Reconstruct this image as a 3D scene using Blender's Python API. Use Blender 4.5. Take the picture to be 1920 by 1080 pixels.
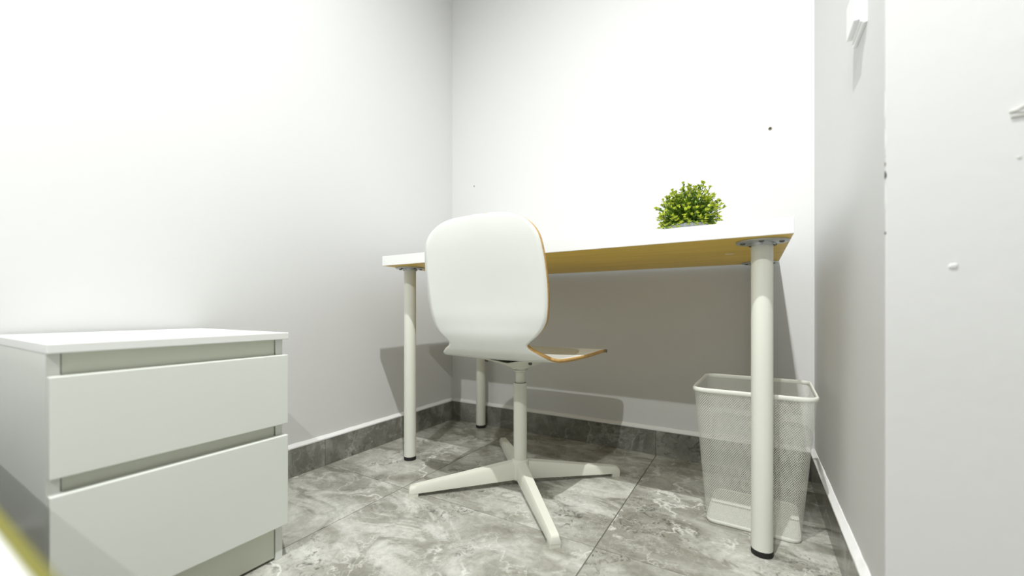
import bpy, bmesh, math, random
from mathutils import Vector, Matrix
PI = math.pi
S = bpy.context.scene
for o in list(bpy.data.objects): bpy.data.objects.remove(o)
C = S.collection

# ------------------------------------------------------------------ camera
cd = bpy.data.cameras.new('camera'); cam = bpy.data.objects.new('camera', cd); C.objects.link(cam)
cam.location = (0, 0, .546); cam.rotation_euler = (PI/2, 0, math.radians(30.7))
cd.sensor_width = 36; cd.lens = 760/1920*36; cd.shift_y = 41/1920; cd.clip_start = .02
cd.dof.use_dof = True; cd.dof.focus_distance = 1.15; cd.dof.aperture_fstop = 1.7
S.camera = cam
# ------------------------------------------------------------------ light
w = bpy.data.worlds.new('world'); S.world = w; w.use_nodes = True
w.node_tree.nodes['Background'].inputs[0].default_value = (1, 1, 1, 1)
w.node_tree.nodes['Background'].inputs[1].default_value = .3
def lamp(loc, power, rad, col, cone, blend):
    l = bpy.data.lights.new('ceiling_bulb', 'SPOT'); l.energy = power; l.shadow_soft_size = rad; l.color = col; l.spot_size = math.radians(cone); l.spot_blend = blend
    o = bpy.data.objects.new('ceiling_bulb', l); o.location = loc; C.objects.link(o)
lamp((-.15, .20, 2.58), 74, .014, (.985, 1, .980), 170, 1.0)
lamp((-.18, -1.30, 2.58), 50, .016, (.985, 1, .980), 172, .6)
vs = S.view_settings
vs.view_transform = 'Standard'; vs.look = 'None'; vs.gamma = 1; vs.use_curve_mapping = False; vs.exposure = 1.28

# ------------------------------------------------------------------ materials
def mat(name, col, rough=.5, spec=.5, metal=0, bump=0, bscale=60, var=0, vscale=4):
    m = bpy.data.materials.new(name); m.use_nodes = True
    nt = m.node_tree; b = nt.nodes['Principled BSDF']
    b.inputs['Base Color'].default_value = (*col, 1); b.inputs['Roughness'].default_value = rough
    b.inputs['Metallic'].default_value = metal; b.inputs['Specular IOR Level'].default_value = spec
    tc = nt.nodes.new('ShaderNodeTexCoord')
    if bump:
        n = nt.nodes.new('ShaderNodeTexNoise'); n.inputs['Scale'].default_value = bscale; n.inputs['Detail'].default_value = 5
        nt.links.new(tc.outputs['Object'], n.inputs['Vector'])
        bp = nt.nodes.new('ShaderNodeBump'); bp.inputs['Strength'].default_value = bump; bp.inputs['Distance'].default_value = .002
        nt.links.new(n.outputs['Fac'], bp.inputs['Height']); nt.links.new(bp.outputs[0], b.inputs['Normal'])
    n2 = nt.nodes.new('ShaderNodeTexNoise'); n2.inputs['Scale'].default_value = vscale; n2.inputs['Detail'].default_value = 4
    nt.links.new(tc.outputs['Object'], n2.inputs['Vector'])
    r = nt.nodes.new('ShaderNodeValToRGB'); v = var or .015
    r.color_ramp.elements[0].position = .3; r.color_ramp.elements[1].position = .7
    r.color_ramp.elements[0].color = (*[c*(1-v) for c in col], 1)
    r.color_ramp.elements[1].color = (*[min(1, c*(1+v)) for c in col], 1)
    nt.links.new(n2.outputs['Fac'], r.inputs[0]); nt.links.new(r.outputs[0], b.inputs['Base Color'])
    return m

def marble(name, gain=1.0, rough=.1):
    m = bpy.data.materials.new(name); m.use_nodes = True; nt = m.node_tree; L = nt.links; N = nt.nodes
    b = N['Principled BSDF']; b.inputs['Roughness'].default_value = rough
    b.inputs['Specular IOR Level'].default_value = .55
    tc = N.new('ShaderNodeTexCoord'); oi = N.new('ShaderNodeObjectInfo')
    ml = N.new('ShaderNodeMath'); ml.operation = 'MULTIPLY'; ml.inputs[1].default_value = 37.0
    L.new(oi.outputs['Random'], ml.inputs[0])
    ad = N.new('ShaderNodeVectorMath'); ad.operation = 'ADD'
    L.new(tc.outputs['Object'], ad.inputs[0]); L.new(ml.outputs[0], ad.inputs[1])
    def noise(scale, detail, rgh, dist, vec, vscale=None):
        n = N.new('ShaderNodeTexNoise'); n.inputs['Scale'].default_value = scale; n.inputs['Detail'].default_value = detail
        n.inputs['Roughness'].default_value = rgh; n.inputs['Distortion'].default_value = dist
        if vscale:
            mp = N.new('ShaderNodeMapping'); mp.inputs['Scale'].default_value = vscale; mp.inputs['Rotation'].default_value = (0, 0, .5)
            L.new(vec, mp.inputs['Vector']); vec = mp.outputs[0]
        L.new(vec, n.inputs['Vector']); return n.outputs['Fac']
    def ramp(f, stops):
        r = N.new('ShaderNodeValToRGB'); e = r.color_ramp.elements
        while len(e) < len(stops): e.new(.5)
        for k, (p, c) in enumerate(stops):
            e[k].position = p; e[k].color = (*[x*gain for x in c], 1) if isinstance(c, tuple) else (c, c, c, 1)
        L.new(f, r.inputs[0]); return r.outputs[0]
    def mix(fac, a, c, bt='MIX'):
        x = N.new('ShaderNodeMix'); x.data_type = 'RGBA'; x.blend_type = bt
        L.new(fac, x.inputs[0])
        for sock, v in ((x.inputs[6], a), (x.inputs[7], c)):
            if isinstance(v, tuple): sock.default_value = (*v, 1)
            else: L.new(v, sock)
        return x.outputs[2]
    V = ad.outputs[0]
    base = ramp(noise(3.0, 12, .60, 1.3, V, (1, 1.6, 1)), [(.30, (.17, .162, .132)), (.43, (.27, .262, .222)), (.54, (.36, .355, .31)), (.63, (.47, .47, .425)), (.76, (.60, .605, .56))])
    # crisp lighter clouds, in broad drifts
    c1 = ramp(noise(4.6, 11, .63, 1.2, V, (1, 1.8, 1)), [(.49, 0.0), (.55, .55), (.68, 1.0)])
    c2 = ramp(noise(1.7, 4, .5, .8, V), [(.42, 0.05), (.60, .9)])
    def mul(a_, b_):
        q = N.new('ShaderNodeMath'); q.operation = 'MULTIPLY'; L.new(a_, q.inputs[0]); L.new(b_, q.inputs[1]); return q.outputs[0]
    col = mix(mul(c1, c2), base, (.66*gain, .66*gain, .615*gain))
    # fine mottling
    f2 = ramp(noise(45, 8, .72, .8, V), [(.33, .80), (.66, 1.13)])
    x = N.new('ShaderNodeMix'); x.data_type = 'RGBA'; x.blend_type = 'MULTIPLY'; x.inputs[0].default_value = 1
    L.new(col, x.inputs[6]); L.new(f2, x.inputs[7]); col = x.outputs[2]
    # dark speckle clusters
    col = mix(mul(ramp(noise(30, 7, .75, 1.6, V), [(.52, 0.0), (.60, 1.0)]), ramp(noise(4.0, 4, .55, .8, V), [(.52, 0.0), (.62, .8)])), col, (.085*gain, .083*gain, .07*gain))
    # white veins
    wv = N.new('ShaderNodeTexNoise'); wv.inputs['Scale'].default_value = 5; wv.inputs['Detail'].default_value = 6; wv.inputs['Roughness'].default_value = .6
    L.new(V, wv.inputs['Vector'])
    sc = N.new('ShaderNodeVectorMath'); sc.operation = 'SCALE'; sc.inputs['Scale'].default_value = .42
    L.new(wv.outputs['Color'], sc.inputs[0])
    a2 = N.new('ShaderNodeVectorMath'); a2.operation = 'ADD'; L.new(V, a2.inputs[0]); L.new(sc.outputs[0], a2.inputs[1])
    for vsz, wd, st in ((2.3, .014, .9), (5.2, .012, .55), (10, .014, .3)):
        vo = N.new('ShaderNodeTexVoronoi'); vo.feature = 'DISTANCE_TO_EDGE'; vo.inputs['Scale'].default_value = vsz
        L.new(a2.outputs[0], vo.inputs['Vector'])
        edge = ramp(vo.outputs['Distance'], [(0, st), (wd*.5, st*.6), (wd*1.6, 0.0)])
        col = mix(mul(edge, ramp(noise(3.4+vsz*.3, 4, .6, .3, V), [(.48, 0.0), (.58, 1.0)])), col, (.74*gain, .74*gain, .70*gain))
    L.new(col, b.inputs['Base Color'])
    return m

def wood(name, c1, c2, scale=(1, 14, 14), rough=.5):
    m = bpy.data.materials.new(name); m.use_nodes = True; nt = m.node_tree; b = nt.nodes['Principled BSDF']
    b.inputs['Roughness'].default_value = rough
    tc = nt.nodes.new('ShaderNodeTexCoord'); mp = nt.nodes.new('ShaderNodeMapping'); mp.inputs['Scale'].default_value = scale
    n = nt.nodes.new('ShaderNodeTexNoise'); n.inputs['Scale'].default_value = 6; n.inputs['Detail'].default_value = 6; n.inputs['Distortion'].default_value = .4
    r = nt.nodes.new('ShaderNodeValToRGB'); r.color_ramp.elements[0].position = .3; r.color_ramp.elements[1].position = .7
    r.color_ramp.elements[0].color = (*c1, 1); r.color_ramp.elements[1].color = (*c2, 1)
    L = nt.links
    L.new(tc.outputs['Object'], mp.inputs[0]); L.new(mp.outputs[0], n.inputs['Vector']); L.new(n.outputs['Fac'], r.inputs[0]); L.new(r.outputs[0], b.inputs['Base Color'])
    return m

M = dict(
    wall=mat('wall_paint', (.70, .70, .695), .75, .3, bump=.25, bscale=35, var=.008, vscale=1.5),
    rearwall=mat('rear_wall_paint', (.50, .49, .45), .8, .2),
    ceil=mat('ceiling_paint', (.78, .78, .78), .9, .2),
    caulk=mat('white_caulk', (.82, .82, .81), .6, .3, bump=.4, bscale=50),
    grout=mat('tile_grout', (.16, .155, .14), .9, .2),
    floor=marble('grey_marble_tile', 1.1, .10),
    skirt=marble('grey_marble_skirting', .62, .16),
    foil=mat('white_foil', (.78, .80, .755), .38, .45, bump=.05, bscale=220),
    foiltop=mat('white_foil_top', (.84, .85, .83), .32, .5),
    carcass=mat('carcass_foil', (.72, .74, .64), .45, .4),
    dark=mat('dark_gap', (.03, .03, .028), .8, .2),
    desk=mat('desk_white', (.86, .86, .85), .35, .5),
    board=wood('fibreboard', (.78, .50, .045), (.90, .61, .07), (.6, 6, 6), .4),
    steel=mat('white_powder_coat', (.76, .77, .69), .38, .5),
    zinc=mat('zinc_plate', (.52, .54, .54), .35, .5, metal=.7),
    screw=mat('dark_screw', (.12, .12, .11), .4, .5, metal=.6),
    rubber=mat('black_rubber', (.012, .012, .012), .5, .4),
    shell=mat('white_lacquer', (.85, .87, .83), .28, .5),
    birch=wood('birch_ply', (.52, .31, .10), (.70, .45, .17), (8, 8, 40), .5),
    chairsteel=mat('cream_powder_coat', (.76, .76, .67), .42, .5),
    mesh=mat('white_wire', (.80, .81, .74), .4, .5),
    leaf=mat('leaf_green', (.13, .235, .015), .5, .4, var=.35, vscale=40),
    leafy=mat('leaf_young', (.52, .60, .055), .5, .4, var=.25, vscale=40),
    stem=mat('plant_stem', (.10, .14, .03), .7, .3),
    pot=mat('grey_pot', (.40, .43, .46), .5, .4),
    soil=mat('plant_soil', (.03, .025, .02), .9, .2, bump=.8, bscale=150),
    switch=mat('switch_plastic', (.84, .85, .84), .3, .5),
    linen=mat('white_linen', (.84, .85, .86), .8, .2, bump=.3, bscale=300),
    mustard=mat('mustard_piping', (.20, .19, .045), .8, .2),
    bedbase=mat('bed_base_fabric', (.55, .55, .53), .9, .2),
    chip=mat('bare_plaster', (.62, .62, .58), .9, .1),
    hole=mat('dark_hole', (.03, .03, .03), .9, .1),
    plug=mat('brown_plug', (.22, .19, .15), .7, .3),
)

# worn, dark-stained front end of the shell's plywood edge
def stain(m):
    nt = m.node_tree; L = nt.links; b = nt.nodes['Principled BSDF']; src = b.inputs['Base Color'].links[0].from_socket
    tc = nt.nodes.new('ShaderNodeTexCoord'); sx = nt.nodes.new('ShaderNodeSeparateXYZ'); L.new(tc.outputs['Object'], sx.inputs[0])
    n = nt.nodes.new('ShaderNodeTexNoise'); n.inputs['Scale'].default_value = 60; L.new(tc.outputs['Object'], n.inputs['Vector'])
    a = nt.nodes.new('ShaderNodeMath'); a.operation = 'MULTIPLY_ADD'; a.inputs[1].default_value = .05
    L.new(n.outputs['Fac'], a.inputs[0]); L.new(sx.outputs['Y'], a.inputs[2])
    r = nt.nodes.new('ShaderNodeMapRange'); r.inputs[1].default_value = .165; r.inputs[2].default_value = .20; r.inputs[4].default_value = .85
    L.new(a.outputs[0], r.inputs[0])
    x = nt.nodes.new('ShaderNodeMix'); x.data_type = 'RGBA'; L.new(r.outputs[0], x.inputs[0]); L.new(src, x.inputs[6]); x.inputs[7].default_value = (.10, .065, .02, 1)
    L.new(x.outputs[2], b.inputs['Base Color'])
stain(M['birch'])

# ------------------------------------------------------------------ helpers
def BM(): return bmesh.new()
def add_box(bm, x0, x1, y0, y1, z0, z1, bev=0, seg=2):
    r = bmesh.ops.create_cube(bm, size=1)
    vv = r['verts']
    for v in vv: v.co = Vector(((x0+x1)/2+v.co.x*(x1-x0), (y0+y1)/2+v.co.y*(y1-y0), (z0+z1)/2+v.co.z*(z1-z0)))
    if bev:
        ed = list({e for v in vv for e in v.link_edges})
        bmesh.ops.bevel(bm, geom=ed, offset=bev, segments=seg, affect='EDGES', profile=.5)
    return bm
def add_prism(bm, pts, z0, z1):
    lo = [bm.verts.new((x, y, z0)) for x, y in pts]; hi = [bm.verts.new((x, y, z1)) for x, y in pts]
    n = len(pts)
    bm.faces.new(lo[::-1]); bm.faces.new(hi)
    for i in range(n): bm.faces.new((lo[i], lo[(i+1) % n], hi[(i+1) % n], hi[i]))
    return bm
def add_lathe(bm, prof, cx=0, cy=0, seg=32, mi=0):
    rings = []
    for r, z in prof:
        if r < 1e-6: rings.append([bm.verts.new((cx, cy, z))])
        else: rings.append([bm.verts.new((cx+r*math.cos(2*PI*k/seg), cy+r*math.sin(2*PI*k/seg), z)) for k in range(seg)])
    for a, b in zip(rings, rings[1:]):
        for k in range(seg):
            k2 = (k+1) % seg
            q = [a[k % len(a)], a[k2 % len(a)], b[k2 % len(b)], b[k % len(b)]]
            q2 = []
            for v in q:
                if v not in q2: q2.append(v)
            if len(q2) > 2:
                f = bm.faces.new(q2); f.material_index = mi
    return bm
def add_loft(bm, loops, close=False, caps=True):
    rs = [[bm.verts.new(p) for p in l] for l in loops]; n = len(rs[0])
    pairs = list(zip(rs, rs[1:])) + ([(rs[-1], rs[0])] if close else [])
    for a, b in pairs:
        for k in range(n): bm.faces.new((a[k], a[(k+1) % n], b[(k+1) % n], b[k]))
    if caps and not close:
        bm.faces.new(rs[0][::-1]); bm.faces.new(rs[-1])
    return bm
def add_tube(bm, pts, r, seg=8, close=False):
    loops = []; n = len(pts)
    for i, p in enumerate(pts):
        p = Vector(p)
        a = Vector(pts[(i-1) % n]) if close or i > 0 else p; b = Vector(pts[(i+1) % n]) if close or i < n-1 else p
        t = (b-a).normalized(); up = Vector((0, 0, 1)) if abs(t.z) < .9 else Vector((1, 0, 0))
        s = t.cross(up).normalized(); u = s.cross(t)
        rr = r[i] if isinstance(r, (list, tuple)) else r
        loops.append([p+s*rr*math.cos(2*PI*k/seg)+u*rr*math.sin(2*PI*k/seg) for k in range(seg)])
    return add_loft(bm, loops, close)
def wpos(o):
    v = Vector((0, 0, 0))
    while o: v += o.location; o = o.parent
    return v
def obj(name, bm, m, parent=None, smooth=False, ang=35, origin=None, kind=None, label=None):
    """mesh given in world coordinates -> ONE linked object"""
    bmesh.ops.recalc_face_normals(bm, faces=bm.faces)
    org = Vector(origin) if origin is not None else (wpos(parent) if parent else Vector((0, 0, 0)))
    bmesh.ops.translate(bm, verts=bm.verts, vec=-org)
    me = bpy.data.meshes.new(name); bm.to_mesh(me); bm.free()
    for x in (m if isinstance(m, list) else [m]): me.materials.append(x)
    if smooth:
        for p in me.polygons: p.use_smooth = True
        me.set_sharp_from_angle(angle=math.radians(ang))
    o = bpy.data.objects.new(name, me); C.objects.link(o)
    if parent:
        o.parent = parent; o.location = org-wpos(parent)
    else: o.location = org
    if kind: o['kind'] = kind
    if label: o['label'] = label
    return o
def thing(name, label, cat, loc, group=None):
    o = bpy.data.objects.new(name, None); C.objects.link(o); o.empty_display_size = .05
    o.location = loc; o['label'] = label; o['category'] = cat
    if group: o['group'] = group
    return o
def tag(o, label, cat, group=None):
    o['label'] = label; o['category'] = cat
    if group: o['group'] = group
    return o
def copy_part(src, parent, loc):
    c = src.copy(); C.objects.link(c); c.parent = parent; c.location = loc; return c
def struct(name, bm, m, parent=None, **k):
    o = obj(name, bm, m, parent, **k)
    o['kind'] = 'structure'
    return o
def box(*a, **k): return add_box(BM(), *a, **k)

# ------------------------------------------------------------------ setting
XL, YB, XR, YN, H = -1.30, 1.60, .169, .80, 2.62
XE, YR = 2.4, -3.2
struct('wall_left', box(XL-.1, XL, YR-.1, YB+.1, -.02, H), M['wall'])
wb = struct('wall_back', box(XL, XR+.1, YB, YB+.1, -.02, H), M['wall'])
struct('wall_right', add_prism(BM(), [(XR, YB), (XR, YN), (XR+.1, YN+.1), (XR+.1, YB)], -.02, H), M['wall'])
wn = struct('wall_near', add_prism(BM(), [(XR, YN), (XE, YN), (XE, YN+.1), (XR+.1, YN+.1)], -.02, H), M['wall'])
struct('wall_rear', box(XL, XE, YR-.1, YR, -.02, H), M['rearwall'])
struct('wall_side', box(XE, XE+.1, YR-.1, YN+.1, -.02, H), M['rearwall'])
struct('ceiling', box(XL-.1, XE+.1, YR-.1, YB+.1, H, H+.1), M['ceil'])
fl = struct('floor', box(XL-.1, XE+.1, YR-.1, YB+.1, -.06, -.0025), M['grout'])
# floor tiles on a 0.61 m grid, joints measured at x=-.925, -.312 and y=.90
rnd = random.Random(4)
xs = [-.925+.613*k for k in range(-1, 7)]; ys = [.90+.605*k for k in range(-8, 3)]
g = .0011
for i in range(len(xs)-1):
    for j in range(len(ys)-1):
        x0, x1 = max(xs[i], XL), min(xs[i+1], XE); y0, y1 = max(ys[j], YR), min(ys[j+1], YB)
        if x1-x0 < .02 or y1-y0 < .02: continue
        if x0 > XR and y0 > YN: continue
        if x1 > XR+.1 and y1 > YN+.1: y1 = y1
        obj('floor_tile', box(x0+g, x1-g, y0+g, y1-g, -.008, 0, bev=.0007, seg=1), M['floor'], fl, origin=((x0+x1)/2, (y0+y1)/2, 0))
# skirting: tiles 1 cm thick, 9.3 cm high, white bead on top
SH = .093
def skirting(name, axis, face, sgn, a0, a1, joints):
    """axis: the axis it runs along; face: wall plane; sgn: direction into the room"""
    root = None
    cuts = [a0]+[j for j in sorted(joints) if a0 < j < a1]+[a1]
    def put(bm_fn): return bm_fn
    w0, w1 = sorted((face, face+sgn*.008))
    bm = box(a0, a1, w0, w1, .0, SH-.002) if axis == 'x' else box(w0, w1, a0, a1, .0, SH-.002)
    root = struct(name, bm, M['grout'])
    for c0, c1 in zip(cuts, cuts[1:]):
        t0, t1 = sorted((face+sgn*.003, face+sgn*.0115))
        q = (c0+.0008, c1-.0008)
        bm = box(*q, t0, t1, 0, SH, bev=.0006, seg=1) if axis == 'x' else box(t0, t1, *q, 0, SH, bev=.0006, seg=1)
        obj('skirting_tile', bm, M['skirt'], root, origin=((c0+c1)/2, face, 0) if axis == 'x' else (face, (c0+c1)/2, 0))
    # white bead: wedge from the wall down to the tile's front edge, slightly uneven
    n = max(2, int((a1-a0)/.03)); r2 = random.Random(len(name))
    loops = []
    for k in range(n+1):
        a = a0+(a1-a0)*k/n; e = r2.uniform(-.0012, .0012)
        pr = [(0, SH), (.0125, SH-.001), (.0125+e*.5, SH+.003), (.002, SH+.012+e), (0, SH+.012+e)]
        loops.append([Vector((a, face+sgn*d, z)) if axis == 'x' else Vector((face+sgn*d, a, z)) for d, z in pr])
    obj('caulk_bead', add_loft(BM(), loops), M['caulk'], root)
skirting('baseboard_left', 'y', XL, 1, YR, YB, [.888, .283, -.32])
skirting('baseboard_back', 'x', YB, -1, XL+.0125, XR-.0125, [-.314])
skirting('baseboard_right', 'y', XR, -1, YN-.0115, YB, [1.02])
skirting('baseboard_near', 'x', YN, -1, XR-.0115, XE, [.30, .91])

# marks on the near wall and its chipped corner edge
def blob(cx, cz, rx, rz, seed, d, t=.0012, n=11):
    """irregular low patch standing proud of the plane y = YN"""
    r = random.Random(seed); lo = []; hi = []
    for k in range(n):
        a = 2*PI*k/n; f = r.uniform(.65, 1.15)
        lo.append(Vector((cx+rx*f*math.cos(a), d, cz+rz*f*math.sin(a))))
        hi.append(Vector((cx+rx*.6*f*math.cos(a), d-t, cz+rz*.6*f*math.sin(a))))
    return add_loft(BM(), [lo, hi])
obj('paint_blister', blob(.2405, .607, .006, .0045, 1, YN, .0016), M['wall'], wn)
obj('paint_blister', blob(.305, .808, .011, .004, 5, YN, .003), M['wall'], wn)
bm = BM(); add_tube(bm, [(.293, YN, .8085), (.298, YN-.002, .8088), (.303, YN-.003, .8115), (.309, YN-.003, .817), (.318, YN-.001, .822)], .0016, 6)
add_box(bm, .294, .325, YN-.0025, YN+.001, .8005, .8035, bev=.001)
obj('paint_peel', bm, M['chip'], wn, smooth=True)
obj('paint_blister', blob(.302, .747, .003, .002, 8, YN, .001), M['chip'], wn)
def edge_chip(z, hz, wd, seed, m):
    r = random.Random(seed); loops = []
    n = 7
    for k in range(n):
        q = k/(n-1); ww = max(.0002, wd*math.sin(PI*q)*r.uniform(.8, 1.2)); zz = z-hz/2+hz*q
        loops.append([Vector((XR-.0004, YN+ww*.5, zz)), Vector((XR-.0004, YN-.0004, zz)), Vector((XR+ww, YN-.0004, zz)), Vector((XR+ww*.4, YN+ww*.4, zz))])
    return obj('corner_chip', add_loft(BM(), loops), m, wn)
edge_chip(.746, .012, .0017, 1, M['hole'])
edge_chip(.762, .006, .0010, 2, M['plug'])
edge_chip(.774, .003, .0014, 3, M['chip'])
edge_chip(.660, .004, .0013, 4, M['hole'])
edge_chip(.800, .030, .0012, 5, M['caulk'])
edge_chip(.850, .040, .0012, 6, M['caulk'])
edge_chip(.715, .040, .0012, 7, M['caulk'])
# little screw plugs in the back wall
def plug(x, z, r, label):
    t = thing('wall_plug', label, 'wall plug', (x, YB, z))
    def disc(r0, y0, y1):
        bm = BM(); add_loft(bm, [[Vector((x+q*math.cos(2*PI*k/12), y, z+q*math.sin(2*PI*k/12))) for k in range(12)] for q, y in ((r0*1.1, y0), (r0, y1))])
        return bm
    obj('collar', disc(r, YB, YB-.002), M['plug'], t)
    obj('bore', disc(r*.5, YB-.0015, YB-.0023), M['hole'], t)
plug(-1.164, 1.147, .0026, 'tiny dark nail hole in the back wall near the left corner')
plug(.050, 1.150, .0050, 'brown wall plug in the back wall above and right of the plant')

# ------------------------------------------------------------------ desk
DX0, DX1, DY0, DY1, DZ0, DZ1 = -1.119, .072, .992, 1.582, .700, .734
desk = thing('desk', 'long white rectangular desk on four round white tube legs against the back wall', 'desk', ((DX0+DX1)/2, (DY0+DY1)/2, 0))
obj('tabletop', box(DX0, DX1, DY0, DY1, DZ0+.0004, DZ1, bev=.0010), M['desk'], desk)
und = obj('underside_panel', box(DX0+.0015, DX1-.0015, DY0+.0015, DY1-.0015, DZ0, DZ0+.0015), M['board'], desk, label='bare honey brown fibreboard underside')
obj('scratch', box(-.065, -.045, 1.262, 1.265, DZ0-.0012, DZ0), M['caulk'], und)
LR = .0215
leg0 = None
for lx, ly in ((.018, 1.066), (-1.078, 1.085), (.020, 1.540), (-1.088, 1.548)):
    if leg0 is None:
        bm = BM(); add_lathe(bm, [(0, .013), (LR, .013), (LR, DZ0-.012), (LR-.001, DZ0-.005), (0, DZ0-.005)], lx, ly, 36)
        leg0 = obj('leg', bm, M['steel'], desk, smooth=True, origin=(lx, ly, 0))
        bm = BM(); add_lathe(bm, [(0, 0), (LR*.93, 0), (LR*1.02, .002), (LR*1.02, .012), (LR*.98, .0145), (0, .0145)], lx, ly, 36)
        foot0 = obj('rubber_foot', bm, M['rubber'], leg0, smooth=True)
        bm = BM(); add_lathe(bm, [(0, DZ0-.0045), (.049, DZ0-.0045), (.052, DZ0-.003), (.052, DZ0-.0005), (0, DZ0-.0005)], lx, ly, 40)
        add_lathe(bm, [(LR+.004, DZ0-.011), (LR+.004, DZ0-.004)], lx, ly, 36)
        fl0 = obj('mounting_plate', bm, M['zinc'], leg0, smooth=True)
        scs = []
        for k in range(5):
            a = 2*PI*k/5+.9; sx, sy = lx+.039*math.cos(a), ly+.039*math.sin(a)
            bm = BM(); add_lathe(bm, [(0, DZ0-.008), (.003, DZ0-.0078), (.0052, DZ0-.006), (.0055, DZ0-.004)], sx, sy, 10)
            scs.append(obj('screw', bm, M['screw'], leg0, smooth=True))
    else:
        l = copy_part(leg0, desk, Vector((lx, ly, 0))-desk.location)
        for s in [foot0, fl0]+scs: copy_part(s, l, s.location)

# ------------------------------------------------------------------ swivel chair
CX, CY = -.630, 1.112
ch = thing('swivel_chair', 'white moulded plywood shell chair on a four-star cream swivel base, pushed up to the desk', 'chair', (CX, CY, 0))
def lerp_tab(tab, t):
    for (a, va), (b, vb) in zip(tab, tab[1:]):
        if t <= b:
            q = (t-a)/(b-a); return va+(vb-va)*q
    return tab[-1][1]
def catmull(P, n):
    out = []
    for i in range(len(P)-1):
        p0 = P[max(i-1, 0)]; p1 = P[i]; p2 = P[i+1]; p3 = P[min(i+2, len(P)-1)]
        for k in range(n):
            t = k/n
            out.append(tuple(.5*(2*b+(c-a)*t+(2*a-5*b+4*c-d)*t*t+(3*b-a-3*c+d)*t**3) for a, b, c, d in zip(p0, p1, p2, p3)))
    out.append(P[-1]); return out
# y, z, half width, how far the edges wrap forward/up (m)
SX = -.620
prof = [(.847, .790, .026, .000), (.847, .7885, .060, .001), (.8472, .784, .093, .002), (.848, .775, .124, .002), (.8505, .756, .155, .002), (.856, .725, .1775, .001), (.867, .675, .187, -.001),
        (.879, .620, .190, -.003), (.888, .570, .189, -.004), (.893, .530, .184, -.003), (.897, .503, .175, -.001), (.900, .482, .158, .001), (.904, .466, .138, .002), (.908, .455, .1275, .002), (.913, .445, .133, .002),
        (.920, .434, .152, .002), (.931, .424, .168, .002), (.945, .416, .176, .003), (.975, .409, .184, .003), (1.03, .406, .192, .004), (1.10, .405, .200, .005), (1.17, .407, .206, .005), (1.23, .410, .209, .004),
        (1.275, .411, .210, .003), (1.310, .409, .207, .001), (1.332, .404, .194, 0), (1.341, .400, .170, 0), (1.345, .397, .12, 0)]
rows = catmull(prof, 4)
bm = BM(); NU = 28; grid = []
for i, (y, z, hw, cv) in enumerate(rows):
    a = rows[max(i-1, 0)]; b = rows[min(i+1, len(rows)-1)]
    ty, tz = b[0]-a[0], b[1]-a[1]; l = math.hypot(ty, tz); ny, nz = -tz/l, ty/l    # towards the sitter
    r = []
    sx = SX+.009*min(1, max(0, (z-.46)/.06))
    for k in range(NU+1):
        u = -1+2*k/NU
        off = cv*u*u
        r.append(bm.verts.new((sx+u*hw, y+ny*off, z+nz*off)))
    grid.append(r)
for a, b in zip(grid, grid[1:]):
    for k in range(NU): bm.faces.new((a[k], a[k+1], b[k+1], b[k]))
sh = obj('seat_shell', bm, [M['shell'], M['birch']], ch, smooth=True, ang=180, label='white lacquered shell, back and seat in one, with bare birch edges')
md = sh.modifiers.new('thickness', 'SOLIDIFY'); md.thickness = .0105; md.offset = 0; md.material_offset_rim = 1; md.use_even_offset = True
# under-seat bracket: four rounded arms rising from the column
bm = BM(); NA = 64; rr = []
for j in range(9):
    q = j/8; ring = []
    for k in range(NA):
        a = 2*PI*k/NA; arm = abs(math.sin(2*a))**1.5
        R = .078+.047*arm; r = .014+(R-.014)*q
        z = .352+.046*(min(1, r/.118))**.75 if j else .350
        ring.append(bm.verts.new((CX+r*math.cos(a), CY+r*math.sin(a), z)))
    rr.append(ring)
for a, b in zip(rr, rr[1:]):
    for k in range(NA): bm.faces.new((a[k], a[(k+1) % NA], b[(k+1) % NA], b[k]))
br = obj('seat_bracket', bm, M['chairsteel'], ch, smooth=True, ang=180)
md = br.modifiers.new('thickness', 'SOLIDIFY'); md.thickness = .004; md.offset = 0
for a in (PI/4, 3*PI/4, 5*PI/4, 7*PI/4):
    bm = BM(); add_lathe(bm, [(0, .386), (.004, .3862), (.0055, .388), (.0055, .398)], CX+.108*math.cos(a), CY+.108*math.sin(a), 12)
    obj('screw', bm, M['screw'], br, smooth=True)
bm = BM(); add_lathe(bm, [(0, .30), (.0145, .30), (.0145, .345), (.017, .352), (.024, .358), (0, .360)], CX, CY, 32)
obj('inner_column', bm, M['chairsteel'], ch, smooth=True)
bm = BM(); add_lathe(bm, [(0, .05), (.021, .05), (.021, .314), (.0200, .317), (.0175, .317), (.0175, .30), (0, .30)], CX, CY, 40)
oc = obj('outer_column', bm, M['chairsteel'], ch, smooth=True)
bm = BM(); add_lathe(bm, [(.0150, .3165), (.0172, .3165), (.0172, .3176), (.0150, .3176), (.0150, .3165)], CX, CY, 32)
obj('seal_ring', bm, M['screw'], oc, smooth=True)
bm = BM(); add_lathe(bm, [(0, .016), (.026, .016), (.029, .020), (.029, .070), (.026, .076), (.021, .078), (0, .078)], CX, CY, 40)
hub = obj('hub', bm, M['chairsteel'], ch, smooth=True)
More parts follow.
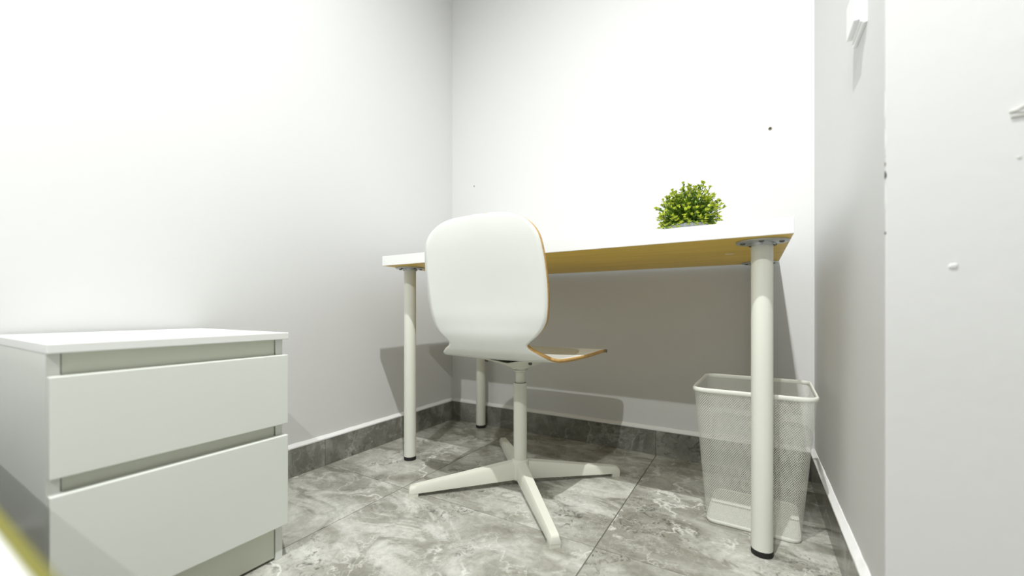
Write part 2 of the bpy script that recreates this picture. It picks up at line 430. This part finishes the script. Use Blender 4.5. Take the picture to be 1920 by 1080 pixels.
for a, R in ((225.8, .340), (312.5, .358), (42.0, .332), (130.5, .372)):
    a = math.radians(a); d = Vector((math.cos(a), math.sin(a), 0)); s = Vector((-d.y, d.x, 0)); c = Vector((CX, CY, 0))
    loops = []
    for q in (0, .25, .5, .75, .93, .985, 1.0):
        r = .022+(R-.022)*q; zt = .073-.044*q; zb = .019-.010*q; hwb = .0165-.003*q; hwt = .0125-.003*q
        if q == 1.0: zt -= .006
        p = c+d*r; ch_ = .005
        loops.append([p+s*hwb+Vector((0, 0, zb)), p+s*hwb+Vector((0, 0, zt-ch_*1.6)), p+s*hwt+Vector((0, 0, zt)), p-s*hwt+Vector((0, 0, zt)), p-s*hwb+Vector((0, 0, zt-ch_*1.6)), p-s*hwb+Vector((0, 0, zb))])
    lg = obj('leg', add_loft(BM(), loops), M['chairsteel'], ch, smooth=True, ang=50)
    loops = []
    for r, t in ((R-.026, .0128), (R-.004, .0132), (R-.0005, .0128)):
        p = c+d*r; loops.append([p+s*t, p+s*t+Vector((0, 0, .0125)), p-s*t+Vector((0, 0, .0125)), p-s*t])
    obj('foot_glide', add_loft(BM(), loops), M['chairsteel'], lg)

# ------------------------------------------------------------------ chest of drawers
KX0, KX1, KY0, KY1 = -1.286, -.893, .162, .511
FX = -.875
k = thing('chest_of_drawers', 'low white two-drawer chest with handleless fronts beside the left wall', 'chest of drawers', ((KX0+KX1)/2, (KY0+KY1)/2, 0))
obj('top', box(KX0, FX, KY0-.002, KY1+.004, .482, .4965, bev=.0012), M['foiltop'], k)
for y0, y1 in ((KY0, KY0+.015), (KY1-.015, KY1)):
    obj('side_panel', box(KX0, KX1, y0, y1, 0, .482, bev=.0008), M['foil'], k)
obj('back_panel', box(KX0, KX0+.004, KY0+.015, KY1-.015, .02, .480), M['carcass'], k)
gy0, gy1 = KY0+.0165, KY1-.0165
obj('rail', box(KX1-.018, KX1-.003, gy0, gy1, .430, .4815, bev=.0006), M['carcass'], k)
obj('rail', box(KX1-.018, KX1-.003, gy0, gy1, .262, .315, bev=.0006), M['carcass'], k)
obj('plinth', box(KX1-.018, KX1-.003, gy0, gy1, .006, .110, bev=.0006), M['carcass'], k)
for z0, z1 in ((.298, .448), (.078, .273)):
    dr = obj('drawer', box(KX0+.03, KX1-.019, KY0+.03, KY1-.03, z0+.015, z1-.03), M['carcass'], k)
    obj('drawer_front', box(KX1-.0005, FX, KY0+.0005, KY1+.0025, z0, z1, bev=.0014), M['foil'], dr)

# ------------------------------------------------------------------ wire waste bin
def rrect(x0, x1, y0, y1, r, n):
    """n points, evenly spaced along a rounded rectangle"""
    segs = []; cs = [(x1-r, y0+r, -PI/2), (x1-r, y1-r, 0), (x0+r, y1-r, PI/2), (x0+r, y0+r, PI)]
    poly = []
    for cx, cy, a0 in cs:
        for q in range(9): poly.append(Vector((cx+r*math.cos(a0+PI/2*q/8), cy+r*math.sin(a0+PI/2*q/8), 0)))
    poly.append(poly[0]); L = [0]
    for a, b in zip(poly, poly[1:]): L.append(L[-1]+(b-a).length)
    out = []; j = 0
    for i in range(n):
        t = L[-1]*i/n
        while L[j+1] < t: j += 1
        q = (t-L[j])/max(1e-9, L[j+1]-L[j]); out.append(poly[j].lerp(poly[j+1], q))
    return out
BT = (-.128, .131, 1.122, 1.398); BB = (-.101, .102, 1.152, 1.365); BH = .348
ROTB = Matrix.Rotation(math.radians(-2.0), 4, 'Z'); bc = Vector((.0, 1.26, 0))
def binpt(v): return bc+ROTB@(v-bc)
bn = thing('waste_bin', 'white wire mesh waste bin standing behind the right front desk leg', 'waste bin', (0, 1.26, 0))
NC = 188; NR = 104
lo = rrect(*BB, .022, NC*2); hi = rrect(*BT, .030, NC*2)
verts = []; faces = []
def P(c, r):
    q = r/NR; a = lo[c % (2*NC)]; b = hi[c % (2*NC)]
    v = binpt(a.lerp(b, q)); return Vector((v.x, v.y, .008+(BH-.012)*q))
vid = {}
def V(c, r):
    key = (c % (2*NC), r)
    if key not in vid: vid[key] = len(verts); verts.append(P(c, r))
    return vid[key]
for r in range(1, NR):
    for c in range(2*NC):
        if (r+c) % 2: continue
        corners = [(c+1, r), (c, r+1), (c-1, r), (c, r-1)]
        ids = [V(*t) for t in corners]; ctr = P(c, r)
        inn = []
        for i_ in ids:
            inn.append(len(verts)); verts.append(ctr+(verts[i_]-ctr)*.80)
        for a in range(4): faces.append((ids[a], ids[(a+1) % 4], inn[(a+1) % 4], inn[a]))
me = bpy.data.meshes.new('wire_mesh'); me.from_pydata([v-bn.location for v in verts], [], faces); me.materials.append(M['mesh'])
wm = bpy.data.objects.new('wire_mesh', me); C.objects.link(wm); wm.parent = bn; wm['kind'] = 'stuff'
def band(name, rect, z0, z1, r, t, n=96):
    out = rrect(*rect, r, n); x0, x1, y0, y1 = rect
    inn = rrect(x0+t, x1-t, y0+t, y1-t, max(.004, r-t), n)
    loops = []
    for a, b in zip(out, inn):
        a = binpt(a); b = binpt(b); e = (z1-z0)*.25; m_ = a.lerp(b, .25); m2 = a.lerp(b, .75)
        loops.append([Vector((a.x, a.y, z0+e)), Vector((a.x, a.y, z1-e)), Vector((m_.x, m_.y, z1)), Vector((m2.x, m2.y, z1)), Vector((b.x, b.y, z1-e)), Vector((b.x, b.y, z0+e)), Vector((m2.x, m2.y, z0)), Vector((m_.x, m_.y, z0))])
    return obj(name, add_loft(BM(), loops, close=True), M['mesh'], bn, smooth=True, ang=60)
band('rim', (BT[0]-.003, BT[1]+.003, BT[2]-.003, BT[3]+.003), BH-.010, BH+.001, .032, .006)
band('foot_rim', (BB[0]-.001, BB[1]+.001, BB[2]-.001, BB[3]+.001), .001, .0105, .023, .005)
out = [binpt(p) for p in rrect(BB[0]+.002, BB[1]-.002, BB[2]+.002, BB[3]-.002, .02, 64)]
bm = BM(); add_loft(bm, [[Vector((p.x, p.y, z)) for p in out] for z in (.006, .009)])
obj('bottom_plate', bm, M['mesh'], bn)

# ------------------------------------------------------------------ potted plant
PX, PY, PZ = -.158, 1.250, DZ1
pl = thing('potted_plant', 'small bushy yellow-green artificial shrub in a grey pot on the desk', 'plant', (PX, PY, PZ))
bm = BM(); add_lathe(bm, [(0, PZ), (.040, PZ), (.043, PZ+.003), (.051, PZ+.047), (.052, PZ+.051), (.049, PZ+.051), (.047, PZ+.043), (0, PZ+.043)], PX, PY, 40)
obj('pot', bm, M['pot'], pl, smooth=True)
bm = BM(); add_lathe(bm, [(0, PZ+.049), (.03, PZ+.047), (.0475, PZ+.044)], PX, PY, 24)
obj('soil', bm, M['soil'], pl, smooth=True)
rp = random.Random(11)
LV = [[], []]; LF = [[], []]; stems = BM()
def leaf(kind, p, d, up, ln, wd):
    s = d.cross(up)
    if s.length < 1e-4: s = d.cross(Vector((1, 0, 0)))
    s.normalize(); u = s.cross(d).normalized(); V_ = LV[kind]; b = len(V_)
    V_ += [p, p+d*ln*.5+s*wd-u*wd*.0+u*wd*.35, p+d*ln+u*ln*.06, p+d*ln*.5-s*wd+u*wd*.35, p+d*ln*.5]
    LF[kind] += [(b, b+1, b+4), (b+1, b+2, b+4), (b, b+4, b+3), (b+4, b+2, b+3)]
cen = Vector((PX, PY, PZ+.050))
ns = 250
for i in range(ns):
    ct = 1-1.22*((i+.5)/ns); az = i*2.39996+rp.uniform(-.2, .2)
    st = math.sqrt(max(0, 1-ct*ct)); d = Vector((st*math.cos(az), st*math.sin(az), ct))
    R = .118*(.82+.18*ct)*rp.uniform(.72, 1.06) if ct > 0 else .098*rp.uniform(.75, 1.03)
    p0 = cen+Vector((d.x*.02, d.y*.02, 0)); p2 = cen+Vector((d.x*R*.88, d.y*R*.88, max(d.z*R+.004, -.012)))
    p1 = (p0+p2)/2+Vector((0, 0, .015))
    pts = [p0*(1-t)**2+p1*2*t*(1-t)+p2*t*t for t in (0, .25, .5, .75, 1)]
    add_tube(stems, pts, .0007, 3)
    dd = (pts[-1]-pts[-3]).normalized()
    for q in range(18):
        t = .34+.66*q/17; pp = p0*(1-t)**2+p1*2*t*(1-t)+p2*t*t
        rv = Vector((rp.uniform(-1, 1), rp.uniform(-1, 1), rp.uniform(-.6, 1)))
        ld = (dd*rp.uniform(.3, 1)+rv*.9).normalized()
        leaf(1 if t > .84 and rp.random() < .60 else 0, pp, ld, Vector((0, 0, 1)), rp.uniform(.007, .012), rp.uniform(.0024, .0040))
    for q in range(7):
        a = 2*PI*q/7; rv = Vector((math.cos(a), math.sin(a), .5)); ld = (dd+rv*.8).normalized()
        leaf(1, p2, ld, Vector((0, 0, 1)), rp.uniform(.006, .010), rp.uniform(.0024, .0038))
obj('stems', stems, M['stem'], pl, kind='stuff')
for kk, nm, mm in ((0, 'leaves', M['leaf']), (1, 'young_leaves', M['leafy'])):
    me = bpy.data.meshes.new(nm); me.from_pydata([v-pl.location for v in LV[kk]], [], LF[kk]); me.materials.append(mm)
    o = bpy.data.objects.new(nm, me); C.objects.link(o); o.parent = pl; o['kind'] = 'stuff'

# ------------------------------------------------------------------ light switch on the right wall
sw = thing('light_switch', 'white square light switch with raised rocker on the right wall, top of the picture', 'light switch', (XR, .95, 1.082))
obj('wall_plate', box(XR-.0058, XR, .907, .992, 1.040, 1.125, bev=.001), M['switch'], sw)
obj('rocker_frame', box(XR-.0085, XR-.005, .913, .986, 1.046, 1.119, bev=.0008), M['switch'], sw)
obj('rocker', box(XR-.0165, XR-.008, .916, .983, 1.052, 1.114, bev=.0012), M['switch'], sw)

# ------------------------------------------------------------------ bed in the near left corner
bd = thing('bed', 'white bedding with a mustard edge in the near left corner, close to the camera', 'bed', (-.30, -1.0, 0))
bx0, bx1, by0, by1 = -1.26, .66, -2.05, .043
obj('bed_base', box(bx0+.02, bx1-.02, by0+.02, by1-.03, .06, .24, bev=.01), M['bedbase'], bd)
for x in (bx0+.10, bx1-.10):
    for y in (by0+.10, by1-.12):
        bm = BM(); add_lathe(bm, [(0, 0), (.022, 0), (.027, .062), (0, .062)], x, y, 16); obj('leg', bm, M['bedbase'], bd, smooth=True)
obj('mattress', box(bx0+.005, bx1-.005, by0, by1-.004, .24, .432, bev=.02, seg=4), M['linen'], bd, smooth=True)
obj('coverlet', box(bx0, bx1, by0, by1, .33, .450, bev=.012, seg=4), M['linen'], bd, smooth=True)
e = .003
obj('piping', add_tube(BM(), [(bx0+e, by0+e, .446), (bx1-e, by0+e, .446), (bx1-e, by1-e, .446), (bx0+e, by1-e, .446)], .0045, 8, close=True), M['mustard'], bd, smooth=True, label='mustard coloured edge piping')
